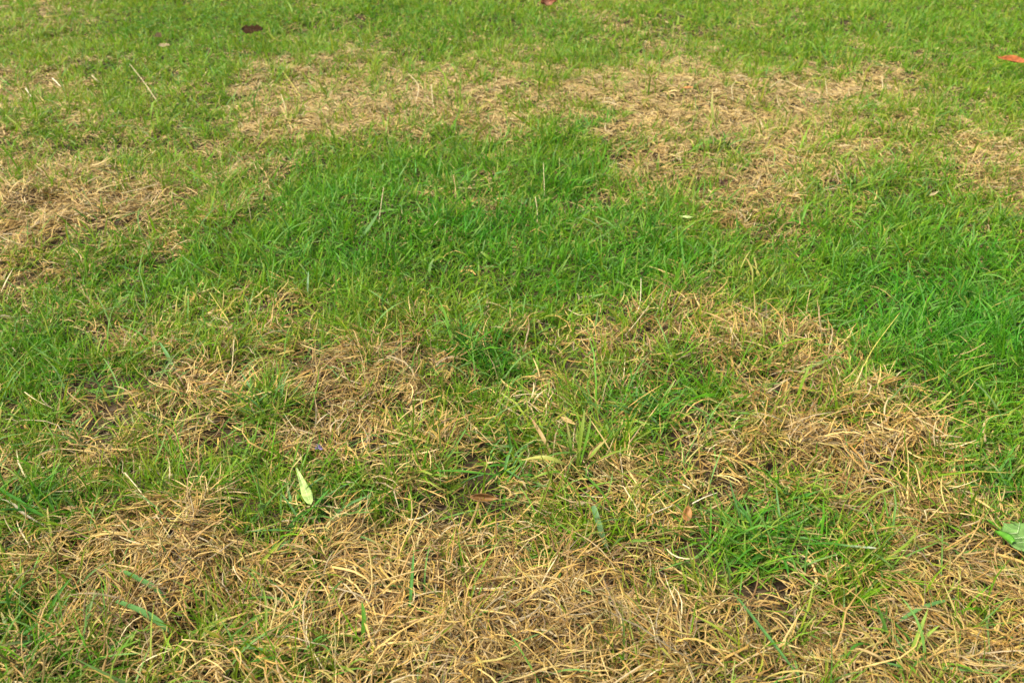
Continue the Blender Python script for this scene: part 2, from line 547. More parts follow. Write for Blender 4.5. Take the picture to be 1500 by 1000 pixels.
def litter(y0, y1, half0, half1, dens):
    """Grey-brown crumbs and broken bits of old leaf on the earth under the blades."""
    n = int((half0 + half1) * (y1 - y0) * 1e4 * dens)
    y = rng.uniform(y0, y1, n)
    x = rng.uniform(-1, 1, n) * (half0 + (half1 - half0) * (y - y0) / (y1 - y0))
    base = np.stack([x, y, ground_z(x, y) + rng.uniform(0.0005, 0.005, n)], 1)
    c = pick(STRAW, n) * rng.uniform(0.15, 0.5, n)[:, None]
    c = c * 0.75 + c.mean(1, keepdims=True) * 0.25
    pts, tan = spines(base, rng.uniform(0, 6.28, n), rng.normal(0.05, 0.3, n), rng.normal(0, 0.3, n), rng.normal(0, 0.5, n), rng.uniform(0.004, 0.013, n), 1)
    straw.add(*ribbons(clamp_ground(pts), tan, rng.uniform(0.0006, 0.0018, n), rng.normal(0, 0.7, n), np.array([1.0, 0.7]), 0, c, c))

def hw(y):
    return 0.64 * (y * CP + CAM_H * SP) + 0.10

ys = [0.32, 0.45, 0.58, 0.72, 0.88, 1.06, 1.28, 1.55, 1.90, 2.35, 2.90, 3.60, 4.40]
for a, b in zip(ys[:-1], ys[1:]):
    D = math.hypot((a + b) / 2, CAM_H)
    dens = 8.0 * min(1.0, 0.85 / D) ** 1.12
    near, mid = D < 0.95, D < 1.45
    band(a, b, hw(a), hw(b), dens, 3 if D < 1.7 else 2, 5 if near else (4 if mid else (3 if D < 2.2 else 2)), 0.45 if near else 0, 1.0 + 0.42 * max(0, D - 0.95))
    if D < 1.7:
        litter(a, b, hw(a), hw(b), 1.6 if near else 1.0)
gr = link('lawn_grass', green.build('lawn_grass', M_GREEN))
tag(gr, 'living green blades of the patchy lawn', 'grass', kind='stuff')
st = link('dead_grass', straw.build('dead_grass', M_STRAW))
tag(st, 'matted tan straw of the dead patches in the lawn', 'dead grass', kind='stuff')

# ------------------------------------------------------------------ the lawn around and beyond: small turf sods set side by side
def sod(dry, deep, part):
    """One 17 cm sod of even turf, as verts / quads / colours."""
    global green, straw, chart_dry, chart_deep, chart_bare, ground_z
    keep = green, straw, chart_dry, chart_deep, chart_bare, ground_z
    green, straw = Pile(), Pile()
    chart_dry = lambda x, y: np.full(np.shape(x), dry)
    chart_deep = lambda x, y: np.clip(deep + (vnoise(x, y, 0.06, 31) - 0.5) * 0.35, 0, 1)
    chart_bare = lambda x, y: np.zeros(np.shape(x))
    ground_z = lambda x, y: np.zeros(np.shape(x))
    band(-0.085, 0.085, 0.085, 0.085, 1.9, 3, 3, 0, 1.15)
    p = green if part == 'green' else straw
    out = np.concatenate(p.v), np.concatenate(p.q), np.concatenate(p.c)
    green, straw, chart_dry, chart_deep, chart_bare, ground_z = keep
    return out

def scatter_group():
    ng = bpy.data.node_groups.new('lay_sods', 'GeometryNodeTree')
    ng.interface.new_socket('Geometry', in_out='INPUT', socket_type='NodeSocketGeometry')
    ng.interface.new_socket('Geometry', in_out='OUTPUT', socket_type='NodeSocketGeometry')
    n, l = ng.nodes, ng.links
    gi, go = n.new('NodeGroupInput'), n.new('NodeGroupOutput')
    at_ = n.new('GeometryNodeInputNamedAttribute')
    at_.data_type = 'FLOAT'
    at_.inputs['Name'].default_value = 'seed'
    cmp_ = n.new('FunctionNodeCompare')
    cmp_.data_type = 'FLOAT'
    cmp_.operation = 'GREATER_THAN'
    cmp_.inputs['B'].default_value = 0.5
    sep = n.new('GeometryNodeSeparateGeometry')
    sep.domain = 'POINT'
    mp = n.new('GeometryNodeMeshToPoints')
    rv = n.new('FunctionNodeRandomValue')
    rv.data_type = 'FLOAT_VECTOR'
    rv.inputs['Min'].default_value = (0, 0, 0)
    rv.inputs['Max'].default_value = (0, 0, 6.283)
    io = n.new('GeometryNodeInstanceOnPoints')
    l.new(at_.outputs['Attribute'], cmp_.inputs['A'])
    l.new(gi.outputs[0], sep.inputs['Geometry'])
    l.new(cmp_.outputs[0], sep.inputs['Selection'])
    l.new(sep.outputs['Selection'], mp.inputs['Mesh'])
    l.new(mp.outputs[0], io.inputs['Points'])
    l.new(sep.outputs['Inverted'], io.inputs['Instance'])
    l.new(rv.outputs['Value'], io.inputs['Rotation'])
    l.new(io.outputs[0], go.inputs[0])
    return ng

def build_surroundings():
    P = 0.10
    X, Y = np.meshgrid(np.arange(-5.0, 5.0, P), np.arange(-1.6, 8.2, P))
    x = X.ravel() + rng.uniform(-0.03, 0.03, X.size)
    y = Y.ravel() + rng.uniform(-0.03, 0.03, X.size)
    inside = (y > ys[0] - 0.03) & (y < ys[-1] + 0.03) & (np.abs(x) < hw(y) + 0.03)
    x, y = x[~inside], y[~inside]
    dry, deep = chart_dry(x, y), chart_deep(x, y)
    z = ground_z(x, y)
    far = np.clip((np.hypot(x, y - 1.5) - 6) / 6, 0, 1)
    seeds = np.stack([x, y, z * (1 - far)], 1)
    u = rng.random(len(x))
    is_green = u < np.clip(1.15 - 1.15 * dry, 0.08, 1)
    is_dead = rng.random(len(x)) < np.clip(0.05 + 1.05 * dry, 0, 1)
    is_dead |= ~is_green
    ng = scatter_group()
    for name, sel, spec, mat, label, cat in (
            ('outer_lawn_grass', is_green & (deep < 0.4), (0.1, 0.15, 'green'), M_GREEN, 'light green turf around the edges of the lawn in view', 'grass'),
            ('outer_lush_grass', is_green & (deep >= 0.4), (0.05, 0.75, 'green'), M_GREEN, 'deep green turf around the right edge of the lawn in view', 'grass'),
            ('outer_dead_grass', is_dead, (0.85, 0.1, 'straw'), M_STRAW, 'tan straw around the edges of the lawn in view', 'dead grass')):
        V, Q, C = sod(*spec)
        sd = seeds[sel]
        me = mesh_from(name, np.concatenate([V, sd]), Q, mat, np.concatenate([C, np.full((len(sd), 3), 0.2)]))
        a = me.attributes.new('seed', 'FLOAT', 'POINT')
        a.data.foreach_set('value', np.concatenate([np.zeros(len(V)), np.ones(len(sd))]).astype(np.float32))
        o = link(name, me)
        md = o.modifiers.new('lay_sods', 'NODES')
        md.node_group = ng
        tag(o, label, cat, kind='stuff')

build_surroundings()

# ------------------------------------------------------------------ clover in the far left of the lawn
def build_clover():
    V, Q, C = [], [], []
    k = 0
    for cx, cy, rx, ry, n in ((330, 30, 120, 28, 260), (560, 20, 90, 16, 90), (210, 45, 60, 20, 60)):
        for _ in range(n):
            p = at(random.gauss(cx, rx * 0.5), min(90, max(-30, random.gauss(cy, ry * 0.6))), 0.0)
            x, y = p[0], p[1]
            z = gz(x, y) + random.uniform(0.022, 0.036)
            r = random.uniform(0.006, 0.010)
            a0 = random.uniform(0, 6.28)
            tilt = (random.uniform(-0.5, 0.5), random.uniform(-0.6, 0.2))
            col = np.array([0.10, 0.24, 0.03]) * random.uniform(0.75, 1.25)
            for j in range(3):
                a = a0 + j * 2.094
                for sgn in (-1, 1):                      # each leaflet folds a little at its midrib
                    pts = [(0, 0, 0), (0.55, sgn * 0.42, 0.10), (1.0, sgn * 0.34, 0.12), (0.94, 0, 0.0)]
                    for (u, v, w) in pts:
                        X = r * (u * math.cos(a) - v * math.sin(a))
                        Y = r * (u * math.sin(a) + v * math.cos(a))
                        V.append((x + X, y + Y, z + r * w + X * tilt[0] + Y * tilt[1]))
                        C.append(col)
                    Q.append((k, k + 1, k + 2, k + 3))
                    k += 4
            for side in ((0.0006, 0), (0, 0.0006)):      # stem
                V += [(x - side[0], y - side[1], z), (x + side[0], y + side[1], z), (x + side[0], y + side[1], z - 0.04), (x - side[0], y - side[1], z - 0.04)]
                C += [col] * 4
                Q.append((k, k + 1, k + 2, k + 3))
                k += 4
    o = link('clover', mesh_from('clover', V, Q, M_GREEN, np.array(C)))
    tag(o, 'small round clover leaves mixed into the far left of the lawn', 'clover', kind='stuff')

build_clover()

# ------------------------------------------------------------------ single things lying on or growing out of the turf
def tube_mesh(name, pts, r0, r1, mat, sides=6, squash=1.0):
    pts = np.asarray(pts, float)
    # resample along a smooth curve
    n = len(pts)
    t = np.linspace(0, n - 1, max(6, 4 * n))
    out = []
    for q in t:
        i = int(min(math.floor(q), n - 2))
        f = q - i
        p0, p1, p2, p3 = pts[max(i - 1, 0)], pts[i], pts[i + 1], pts[min(i + 2, n - 1)]
        out.append(0.5 * ((2 * p1) + (p2 - p0) * f + (2 * p0 - 5 * p1 + 4 * p2 - p3) * f * f + (3 * p1 - p0 - 3 * p2 + p3) * f ** 3))
    P = np.array(out)
    T = np.gradient(P, axis=0)
    T /= np.linalg.norm(T, axis=1, keepdims=True) + 1e-12
    S = np.cross(T, [0.12, 0.05, 1.0])
    S /= np.linalg.norm(S, axis=1, keepdims=True) + 1e-12
    U = np.cross(S, T)
    rad = np.linspace(r0, r1, len(P))
    V = []
    for i in range(len(P)):
        for k in range(sides):
            a = 2 * math.pi * k / sides
            V.append(P[i] + S[i] * math.cos(a) * rad[i] + U[i] * math.sin(a) * rad[i] * squash)
    Q = []
    for i in range(len(P) - 1):
        for k in range(sides):
            Q.append((i * sides + k, i * sides + (k + 1) % sides, (i + 1) * sides + (k + 1) % sides, (i + 1) * sides + k))
    m = len(V)
    V += [P[0], P[-1]]
    for k in range(sides):
        Q.append((m, k, (k + 1) % sides, m) if False else (k, (k + 1) % sides, m, m)[:4])
    # end caps as triangles are folded into quads by a doubled centre vertex
    V += [P[0] - T[0] * rad[0] * 0.3, P[-1] + T[-1] * rad[-1] * 0.5]
    Q = Q[:-sides]
    e = (len(P) - 1) * sides
    for k in range(0, sides, 2):
        Q.append((m, (k + 2) % sides, (k + 1) % sides, k))
        Q.append((m + 1, e + k, e + k + 1, e + (k + 2) % sides))
    return mesh_from(name, np.array(V), np.array(Q), mat)

def on_turf(px, py, h):
    """A point h above the earth, at that place of the survey."""
    p = at(px, py, 0.0)
    for _ in range(4):
        p = at(px, py, gz(p[0], p[1]) + h)
    return p

COL = {'pale': (0.50, 0.41, 0.21), 'white': (0.62, 0.54, 0.34), 'tan': (0.47, 0.34, 0.14), 'yellow': (0.46, 0.40, 0.08), 'lime': (0.27, 0.34, 0.04), 'dark': (0.10, 0.07, 0.04)}

def stalk(label, path_in, tone='pale', r=0.0010, group='loose straw stalks on the lawn', name='straw_stalk'):
    path = [(px, py, h * 0.8) for px, py, h in path_in]
    pts = np.array([on_turf(px, py, h) for px, py, h in path])
    b = pts[0].copy()
    r = r * (0.8 + 0.35 * max(0, b[1] - 0.9))
    me = tube_mesh(name, pts - b, r * 0.78, r * 0.5, plain(tone + '_straw', COL[tone], 0.55, 0.08, 0.2, 300), squash=0.7)
    o = link(name, me, None, b)
    return tag(o, label, 'straw', group)

stalk('long pale stalk leaning over the small bare hollow right of centre', [(915, 492, .016), (932, 472, .026), (951, 447, .032)], 'pale', .0014)
stalk('upright pale stalk standing above the small bare hollow right of centre', [(932, 462, .012), (938, 440, .022), (939, 407, .040)], 'white', .0011)
stalk('bent tan stalk at the upper left rim of the bare hollow', [(832, 453, .020), (848, 461, .024), (866, 459, .018)], 'pale', .0012)
stalk('short thick pale straw stub lying level right of the centre', [(752, 580, .026), (772, 577, .028), (793, 578, .026)], 'pale', .0016)
stalk('thin upright straw just right of the thick pale stub', [(800, 611, .012), (801, 590, .024), (806, 567, .036)], 'pale', .0007)
stalk('white straw lying left of the small orange-brown leaf', [(944, 757, .030), (965, 748, .032), (985, 740, .031)], 'white', .0012)
stalk('white straw lying right of the small orange-brown leaf', [(1014, 737, .030), (1032, 728, .034), (1051, 721, .032)], 'white', .0013)
stalk('short kinked white straw above the small orange-brown leaf', [(1000, 709, .028), (1012, 717, .034), (1006, 726, .030)], 'white', .0011)
stalk('pale curved straw below the bright green lying blade', [(598, 761, .026), (618, 757, .030), (636, 745, .034)], 'white', .0010)
stalk('long pale yellow stalk crossing the dead patch at lower left', [(183, 692, .036), (212, 728, .034), (250, 788, .028)], 'pale', .0013)
stalk('pale stalk lying in the thin green turf at the left edge', [(36, 574, .030), (55, 587, .030), (78, 598, .026)], 'pale', .0012)
stalk('pale upright stalk with blunt tip in the left half', [(339, 552, .010), (341, 525, .028), (343, 496, .044)], 'pale', .0012)
stalk('yellow stalk leaning beside the blunt pale upright one', [(334, 568, .010), (327, 540, .028), (319, 508, .042)], 'yellow', .0012)
stalk('long thin yellow stalk slanting through green turf left of centre', [(336, 472, .016), (322, 450, .030), (307, 428, .040)], 'yellow', .0011)
stalk('long straw lying along the dead patch at the left edge', [(178, 283, .030), (205, 277, .034), (232, 269, .034)], 'pale', .0015)
stalk('long straw slanting through yellowish turf at upper left', [(231, 150, .010), (212, 122, .032), (190, 94, .046)], 'pale', .0014)
stalk('short white straw on the small dead patch at the far left', [(38, 130, .034), (42, 136, .034), (46, 142, .030)], 'white', .0022)
stalk('short white straw at the back of the small dead patch at the far left', [(77, 115, .036), (83, 121, .036), (89, 127, .030)], 'white', .0020)
stalk('short pale straw at the right end of the small dead patch at far left', [(135, 111, .036), (140, 116, .036), (146, 121, .030)], 'pale', .0020)
stalk('flat pale straw on green turf in the far left corner', [(64, 25, .036), (80, 24, .038), (96, 21, .036)], 'yellow', .0022)
stalk('yellow-green stalk leaning at the left edge below the small dead patch', [(36, 196, .012), (24, 182, .032), (8, 168, .048)], 'lime', .0018)
stalk('upright pale straw at the left end of the back dead band', [(420, 168, .008), (417, 155, .024), (412, 138, .044)], 'pale', .0014)
stalk('slanting pale straw above the left end of the back dead band', [(440, 141, .012), (430, 126, .030), (414, 104, .046)], 'yellow', .0013)
stalk('forked-looking bent straw in the middle of the back dead band', [(608, 152, .008), (613, 126, .034), (598, 108, .044)], 'pale', .0015)
stalk('straight pale straw beside the bent one in the back dead band', [(635, 157, .008), (633, 140, .026), (632, 124, .044)], 'pale', .0014)
stalk('arched pale straw standing on the right part of the back dead band', [(1074, 148, .010), (1072, 128, .034), (1079, 118, .044)], 'pale', .0013)
stalk('s-curved pale straw in the middle of the right dead band', [(1147, 161, .014), (1140, 152, .028), (1138, 139, .044)], 'pale', .0014)
stalk('pair-like folded pale straw at the back edge of the right dead band', [(1128, 129, .030), (1146, 118, .040), (1176, 130, .030)], 'pale', .0013)
stalk('upright straw near the right end of the right dead band', [(1294, 141, .008), (1293, 128, .028), (1292, 112, .046)], 'pale', .0015)
stalk('upright straw left of the right end of the right dead band', [(1212, 142, .008), (1211, 131, .026), (1209, 118, .044)], 'pale', .0013)
stalk('thin upright straw in the middle of the deep green turf', [(787, 327, .014), (787, 308, .030), (784, 288, .046)], 'pale', .0010)
stalk('tan upright straw at the back of the deep green turf', [(668, 292, .012), (667, 275, .030), (664, 256, .046)], 'tan', .0013)
stalk('thin tall straw on the back right of the central green turf', [(798, 288, .012), (797, 265, .032), (796, 238, .050)], 'pale', .0010)
stalk('slanting straw in the left part of the central green turf', [(555, 327, .014), (558, 302, .032), (562, 274, .048)], 'pale', .0010)
stalk('tan upright straw at the left rim of the lush right turf', [(1180, 472, .012), (1182, 450, .030), (1187, 424, .046)], 'tan', .0011)
stalk('tan curved straw sunk in the lush green at the right', [(1398, 521, .028), (1420, 515, .034), (1443, 502, .038)], 'tan', .0014)
stalk('yellow straw lying across the lush green near the right edge', [(1238, 497, .030), (1254, 487, .034), (1272, 474, .036)], 'yellow', .0011)
stalk('long olive stalk slanting at the front rim of the lush right turf', [(1266, 535, .018), (1282, 506, .034), (1318, 458, .048)], 'yellow', .0013)
stalk('tan straw lying below the yellow-green blade at centre left', [(609, 613, .026), (622, 604, .030), (640, 592, .032)], 'tan', .0015)
stalk('long thin straw slanting across the thin turf at the centre', [(722, 652, .028), (690, 620, .032), (655, 586, .034)], 'tan', .0008)
stalk('thin dark stem standing in the straw at lower centre', [(849, 841, .026), (842, 822, .034), (834, 800, .042)], 'dark', .0007)

# ---- single broad grass blades
def blade_mesh(name, path, width, tone0, tone1, flat=0.25, nseg=10, blunt=0.0):
    pts = np.asarray(path, float)
    n = len(pts)
    t = np.linspace(0, n - 1, nseg + 1)
    P = []
    for q in t:
        i = int(min(math.floor(q), n - 2))
        f = q - i
        p0, p1, p2, p3 = pts[max(i - 1, 0)], pts[i], pts[i + 1], pts[min(i + 2, n - 1)]
        P.append(0.5 * ((2 * p1) + (p2 - p0) * f + (2 * p0 - 5 * p1 + 4 * p2 - p3) * f * f + (3 * p1 - p0 - 3 * p2 + p3) * f ** 3))
    P = np.array(P)[None]
    T = np.gradient(P, axis=1)
    T /= np.linalg.norm(T, axis=2, keepdims=True) + 1e-12
    s = np.linspace(0, 1, nseg + 1)
    prof = np.clip((0.6 + 1.0 * s) * (1 - s ** 3), 0.05, 1)
    if blunt:
        prof = np.clip(0.75 + 0.5 * s, 0, 1) * np.where(s > 0.97, blunt, 1)
    V, Q, C = ribbons(P, T, np.array([width]), np.array([flat]), prof, 0.35, np.array([tone0]), np.array([tone1]), 0.55)
    # a real, thin thickness
    nv = len(V)
    V2 = V - np.array([0, 0, 0.00025])
    V = np.concatenate([V, V2])
    Q = np.concatenate([Q, Q[:, ::-1] + nv])
    C = np.concatenate([C, C])
    return mesh_from(name, V, Q, M_GREEN, C)

BLUE = (0.12, 0.27, 0.065)
GREEN = (0.060, 0.205, 0.018)
LIME = (0.20, 0.30, 0.030)
YELL = (0.36, 0.36, 0.07)
TAN = (0.45, 0.32, 0.13)
BROWN = (0.22, 0.11, 0.035)

def blade(label, path, width, c0, c1=None, flat=0.25, blunt=0.0, name='broad_grass', group='broad single grass blades'):
    pts = np.array([on_turf(px, py, h * 0.72) for px, py, h in path])
    b = pts[0].copy()
    o = link(name, blade_mesh(name, pts - b, width, c0, c1 or c0, flat, 10, blunt), None, b)
    return tag(o, label, 'grass blade', group, 'thing')

blade('wide blue-green blade lying across the straw at lower left', [(170, 879, .034), (205, 893, .040), (232, 910, .038), (248, 926, .030)], .0072, BLUE)
blade('blue-green blade half buried above the widest one at lower left', [(176, 834, .030), (200, 845, .036), (226, 860, .036), (248, 880, .028)], .0062, BLUE)
blade('long dark green blade sprawling in from the left edge', [(-20, 705, .030), (20, 728, .040), (50, 748, .040), (78, 762, .032)], .0050, GREEN)
blade('whitish curled dry blade lying at the left edge', [(-12, 728, .026), (15, 735, .032), (35, 752, .036), (68, 771, .028)], .0050, (0.62, 0.55, 0.38), flat=0.6)
blade('bright green blade lying level right of the pale willow-shaped leaf', [(636, 689, .034), (670, 689, .040), (700, 692, .040), (735, 696, .034)], .0050, (0.10, 0.28, 0.025))
blade('flat pale green blade standing below the yellow-banded tuft', [(889, 801, .018), (882, 782, .030), (876, 762, .042), (869, 740, .050)], .0060, (0.14, 0.26, 0.09), flat=0.1, blunt=0.6)
blade('long narrow blue-green blade at the bottom edge right of centre', [(1075, 868, .026), (1102, 902, .038), (1136, 945, .040), (1172, 992, .030)], .0040, BLUE)
blade('blue-green blade arched over the straw at lower right', [(1318, 908, .026), (1345, 892, .038), (1372, 882, .040), (1402, 876, .036)], .0048, BLUE)
blade('level green blade with a cut white tip at the right of the front tuft', [(1175, 797, .030), (1210, 795, .040), (1245, 799, .042), (1283, 802, .040)], .0040, GREEN, (0.60, 0.62, 0.42), blunt=0.7)
blade('green blade lying beside the pale willow-shaped leaf', [(436, 762, .030), (452, 748, .052), (466, 734, .068), (484, 714, .078)], .0052, GREEN)
blade('broad green blade slanting in the turf at left centre', [(258, 548, .012), (250, 530, .030), (243, 516, .042), (233, 500, .050)], .0048, BLUE)
blade('narrow upright pale blue-green blade left of centre', [(452, 436, .014), (451, 424, .028), (451, 410, .040), (452, 397, .050)], .0036, (0.16, 0.28, 0.12))
blade('upright green blade standing in straw at bottom left', [(531, 940, .016), (532, 922, .030), (533, 903, .044), (530, 880, .056)], .0048, (0.10, 0.26, 0.02))
blade('upright green blade standing in straw left of the bare dark spot', [(600, 890, .016), (602, 866, .032), (604, 838, .046), (606, 808, .058)], .0036, GREEN)
blade('brown-edged dry blade slanting left of the yellow-banded tuft', [(806, 662, .022), (798, 645, .034), (788, 628, .040), (777, 610, .042)], .0046, TAN, (0.36, 0.22, 0.09))
blade('yellow-green blade lying at the rim of the dead patch left of centre', [(645, 614, .028), (655, 610, .034), (665, 608, .036), (676, 606, .034)], .0060, LIME, YELL)
blade('pale yellow-green blade pointing into the straw below the lush turf', [(1230, 522, .034), (1210, 528, .038), (1190, 536, .038), (1168, 547, .030)], .0048, (0.26, 0.34, 0.10))
blade('green blade curving over straw near the round leaf at right', [(1300, 818, .024), (1315, 806, .036), (1330, 795, .044), (1343, 778, .050)], .0036, LIME)

# ---- tufts: one rosette each, every blade a part
def tuft(label, px, py, n, length, width, tones, spread=(0, 6.28), lean=(0.3, 1.2), droop=(0.4, 1.2), tip=0.25, seed=0):
    r = random.Random(seed)
    b = on_turf(px, py, -0.002)
    root = bpy.data.objects.new('grass_tuft', None)
    root.empty_display_size = 0.02
    root.location = b
    scene.collection.objects.link(root)
    tag(root, label, 'grass tuft', 'grass tufts standing out of the turf')
    for _ in range(n):
        hd = r.uniform(*spread)
        L = length * r.uniform(0.6, 1.15)
        a0 = r.uniform(*lean)
        a1 = a0 - r.uniform(*droop)
        jx, jy = r.gauss(0, 0.016), r.gauss(0, 0.016)
        p = np.array([jx, jy, gz(b[0] + jx, b[1] + jy) - b[2]])
        path = [p.copy()]
        dh = r.gauss(0, 0.35)
        for k in range(5):
            a = a0 + (a1 - a0) * k / 4
            h = hd + dh * k / 4
            p = p + np.array([math.cos(a) * math.cos(h), math.cos(a) * math.sin(h), math.sin(a)]) * L / 5
            g = gz(b[0] + p[0], b[1] + p[1]) - b[2] + 0.012
            p[2] = max(p[2], min(g, 0.03))
            path.append(p.copy())
        c = np.array(r.choice(tones)) * r.uniform(0.8, 1.2)
        c1 = np.array(TAN) if r.random() < tip else c
        o = link('blade', blade_mesh('blade', path, width * r.uniform(0.7, 1.2), tuple(c), tuple(c1), r.gauss(0, 0.35), 8), root)
    return root

GG = [GREEN, BLUE, (0.075, 0.22, 0.02)]
GL = [LIME, (0.14, 0.27, 0.02), (0.11, 0.25, 0.03)]
tuft('large green tuft with long arching blades in the straw at lower right', 1110, 800, 44, .058, .0027, GG + GL, lean=(0.15, 0.95), tip=0.35, seed=1)
tuft('green tuft spilling right behind the long-bladed tuft at lower right', 1165, 745, 28, .050, .0025, GG + GL, lean=(0.15, 0.95), tip=0.35, seed=2)
tuft('deep green tuft in a dark hollow at the centre', 702, 520, 30, .055, .0030, [GREEN, (0.04, 0.17, 0.015)], seed=3)
yt = bpy.data.objects.new('grass_tuft', None)
yt.empty_display_size = 0.02
yt.location = on_turf(846, 692, 0.004)
scene.collection.objects.link(yt)
tag(yt, 'yellowish coarse tuft with wide banded blades right of centre', 'grass tuft', 'grass tufts standing out of the turf')
yo = np.array(yt.location)
for path, w, c0, c1, fl in (
        ([(845, 692, .004), (848, 660, .030), (852, 630, .052), (857, 598, .072)], .0046, LIME, (0.30, 0.36, 0.08), 0.1),
        ([(844, 691, .004), (825, 678, .036), (795, 669, .044), (762, 674, .030)], .0056, (0.34, 0.36, 0.07), (0.42, 0.40, 0.10), 0.3),
        ([(848, 690, .004), (862, 672, .034), (875, 656, .044), (890, 642, .048)], .0052, LIME, TAN, 0.2),
        ([(842, 692, .004), (837, 664, .034), (834, 642, .048), (830, 616, .056)], .0040, (0.16, 0.29, 0.03), TAN, -0.2),
        ([(850, 691, .004), (878, 672, .038), (908, 660, .044), (944, 656, .034)], .0042, LIME, YELL, 0.3),
        ([(847, 692, .004), (856, 655, .036), (862, 632, .050), (866, 606, .062)], .0032, (0.12, 0.27, 0.02), LIME, 0.0),
        ([(840, 692, .004), (815, 690, .030), (795, 694, .032), (775, 702, .024)], .0036, (0.14, 0.27, 0.02), YELL, 0.2),
        ([(850, 693, .004), (862, 700, .030), (874, 712, .034), (888, 728, .026)], .0036, (0.12, 0.26, 0.03), (0.12, 0.26, 0.03), 0.2)):
    pp = np.array([on_turf(*q) for q in path]) - yo
    link('blade', blade_mesh('blade', pp, w, c0, c1, fl, 10), yt)
tuft('dark green tuft among thin turf right of the yellowish coarse tuft', 945, 612, 26, .055, .0030, GG, seed=5)
tuft('dense green tuft in the bottom left corner', 30, 955, 40, .060, .0031, GG, seed=6)
tuft('green tuft at the left edge beside the whitish curled blade', 28, 752, 16, .070, .0036, GG, spread=(-0.8, 2.0), seed=7)
tuft('green tuft under the pale willow-shaped leaf', 450, 765, 24, .055, .0030, GG, seed=8)
tuft('green tuft with narrow blades behind the pale willow-shaped leaf', 360, 690, 20, .060, .0028, GG + GL, seed=9)
tuft('loose green tuft on the straw at the bottom right corner', 1335, 985, 18, .060, .0032, GL + GG, seed=10)
tuft('green tuft at the right edge just behind the round leaf', 1478, 720, 32, .055, .0029, GG, seed=11)
tuft('small green tuft standing alone in the right dead band', 1052, 222, 26, .060, .0034, GL + GG, seed=12)
tuft('yellow-green tuft at the rim of the dead patch left of the lush turf', 1100, 425, 18, .060, .0026, [YELL, LIME, (0.33, 0.3, 0.06)], lean=(0.6, 1.4), seed=13)
tuft('green tuft with sprawling blades left of the bare dark spot at lower centre', 745, 700, 20, .060, .0034, GG, seed=14)
tuft('sparse green tuft at the bottom edge left of centre', 450, 960, 18, .060, .0034, GG + GL, seed=15)
tuft('thin green tuft rising from the straw in the middle left', 400, 610, 20, .065, .0026, [BLUE, (0.13, 0.26, 0.06)], lean=(0.7, 1.4), seed=16)

# ---- fallen leaves
def leaf(label, px, py, h, length, width, colour, heading, pitch=0.1, roll=0.0, curl=0.4, fold=0.25, shape='lance', wob=0.1, rough=0.5, trans=0.2, group='fallen leaves on the lawn', stalk_len=0.008, seed=0, name='fallen_leaf', vein=None, cat='leaf'):
    r = random.Random(seed + 100)
    far = 1.0 + 0.22 * max(0, min(1, (300 - py) / 250)) + 0.08
    length, width = length * far, width * far
    nu, nv = 14, 6
    u = np.linspace(0, 1, nu + 1)
    if shape == 'lance':
        w = np.sin(np.pi * np.clip(u, 0, 1) ** 0.8) ** 1.1
    elif shape == 'round':
        w = np.clip(np.sin(np.pi * u ** 0.72), 0, 1) ** 0.55
    elif shape == 'cut':
        w = np.clip(u / 0.7, 0.02, 1) ** 0.85 * np.clip((1 - u) / 0.3, 0.0, 1) ** 0.45 + 0.02
    else:                                                   # torn, toothed
        w = np.sin(np.pi * u ** 0.8) ** 0.7 * (1 + 0.22 * np.sin(u * 24 + seed))
    ph = r.uniform(0, 6)
    V = []
    for i in range(nu + 1):
        for j in range(nv + 1):
            v = j / nv * 2 - 1
            x = u[i] * length
            y = v * w[i] * width * 0.5
            z = abs(v) ** 1.5 * fold * w[i] * width + curl * length * (u[i] - 0.5) ** 2 + wob * width * 0.4 * math.sin(u[i] * 7 + v * 2.5 + ph)
            V.append((x - length / 2, y, z))
    idx = np.arange(len(V)).reshape(nu + 1, nv + 1)
    Q = np.stack([idx[:-1, :-1], idx[1:, :-1], idx[1:, 1:], idx[:-1, 1:]], -1).reshape(-1, 4)
    mat = plain('leaf_' + label.replace(' ', '_')[:40], colour, rough, trans, 0.5, 130)
    root = bpy.data.objects.new(name, None)
    root.empty_display_size = 0.01
    scene.collection.objects.link(root)
    root.location = on_turf(px, py, h)
    root.rotation_euler = (roll, pitch, heading)
    tag(root, label, cat, group)
    me = mesh_from('leaf_blade', np.array(V), Q, mat)
    o = link('leaf_blade', me, root)
    sm = o.modifiers.new('thickness', 'SOLIDIFY')
    sm.thickness = 0.0004
    mid = [V[i * (nv + 1) + nv // 2] for i in range(0, nu + 1, 2)]
    mid = [np.array(p) + np.array([0, 0, 0.0002]) for p in mid]
    vc = vein or tuple(min(1, c * 1.25 + 0.02) for c in colour)
    rr = max(0.00028, width * 0.018)
    link('midrib', tube_mesh('midrib', mid, rr, rr * 0.4, plain('rib_' + label.replace(' ', '_')[:40], vc, 0.5, 0.1)), root)
    if stalk_len > 0:
        a = mid[0]
        link('leaf_stalk', tube_mesh('leaf_stalk', [a, a + np.array([-stalk_len * 0.5, 0.001, -0.0005]), a + np.array([-stalk_len, 0.002, 0.001])], rr * 1.5, rr, plain('rib_' + label.replace(' ', '_')[:40], vc, 0.5, 0.1)), root)
    return root

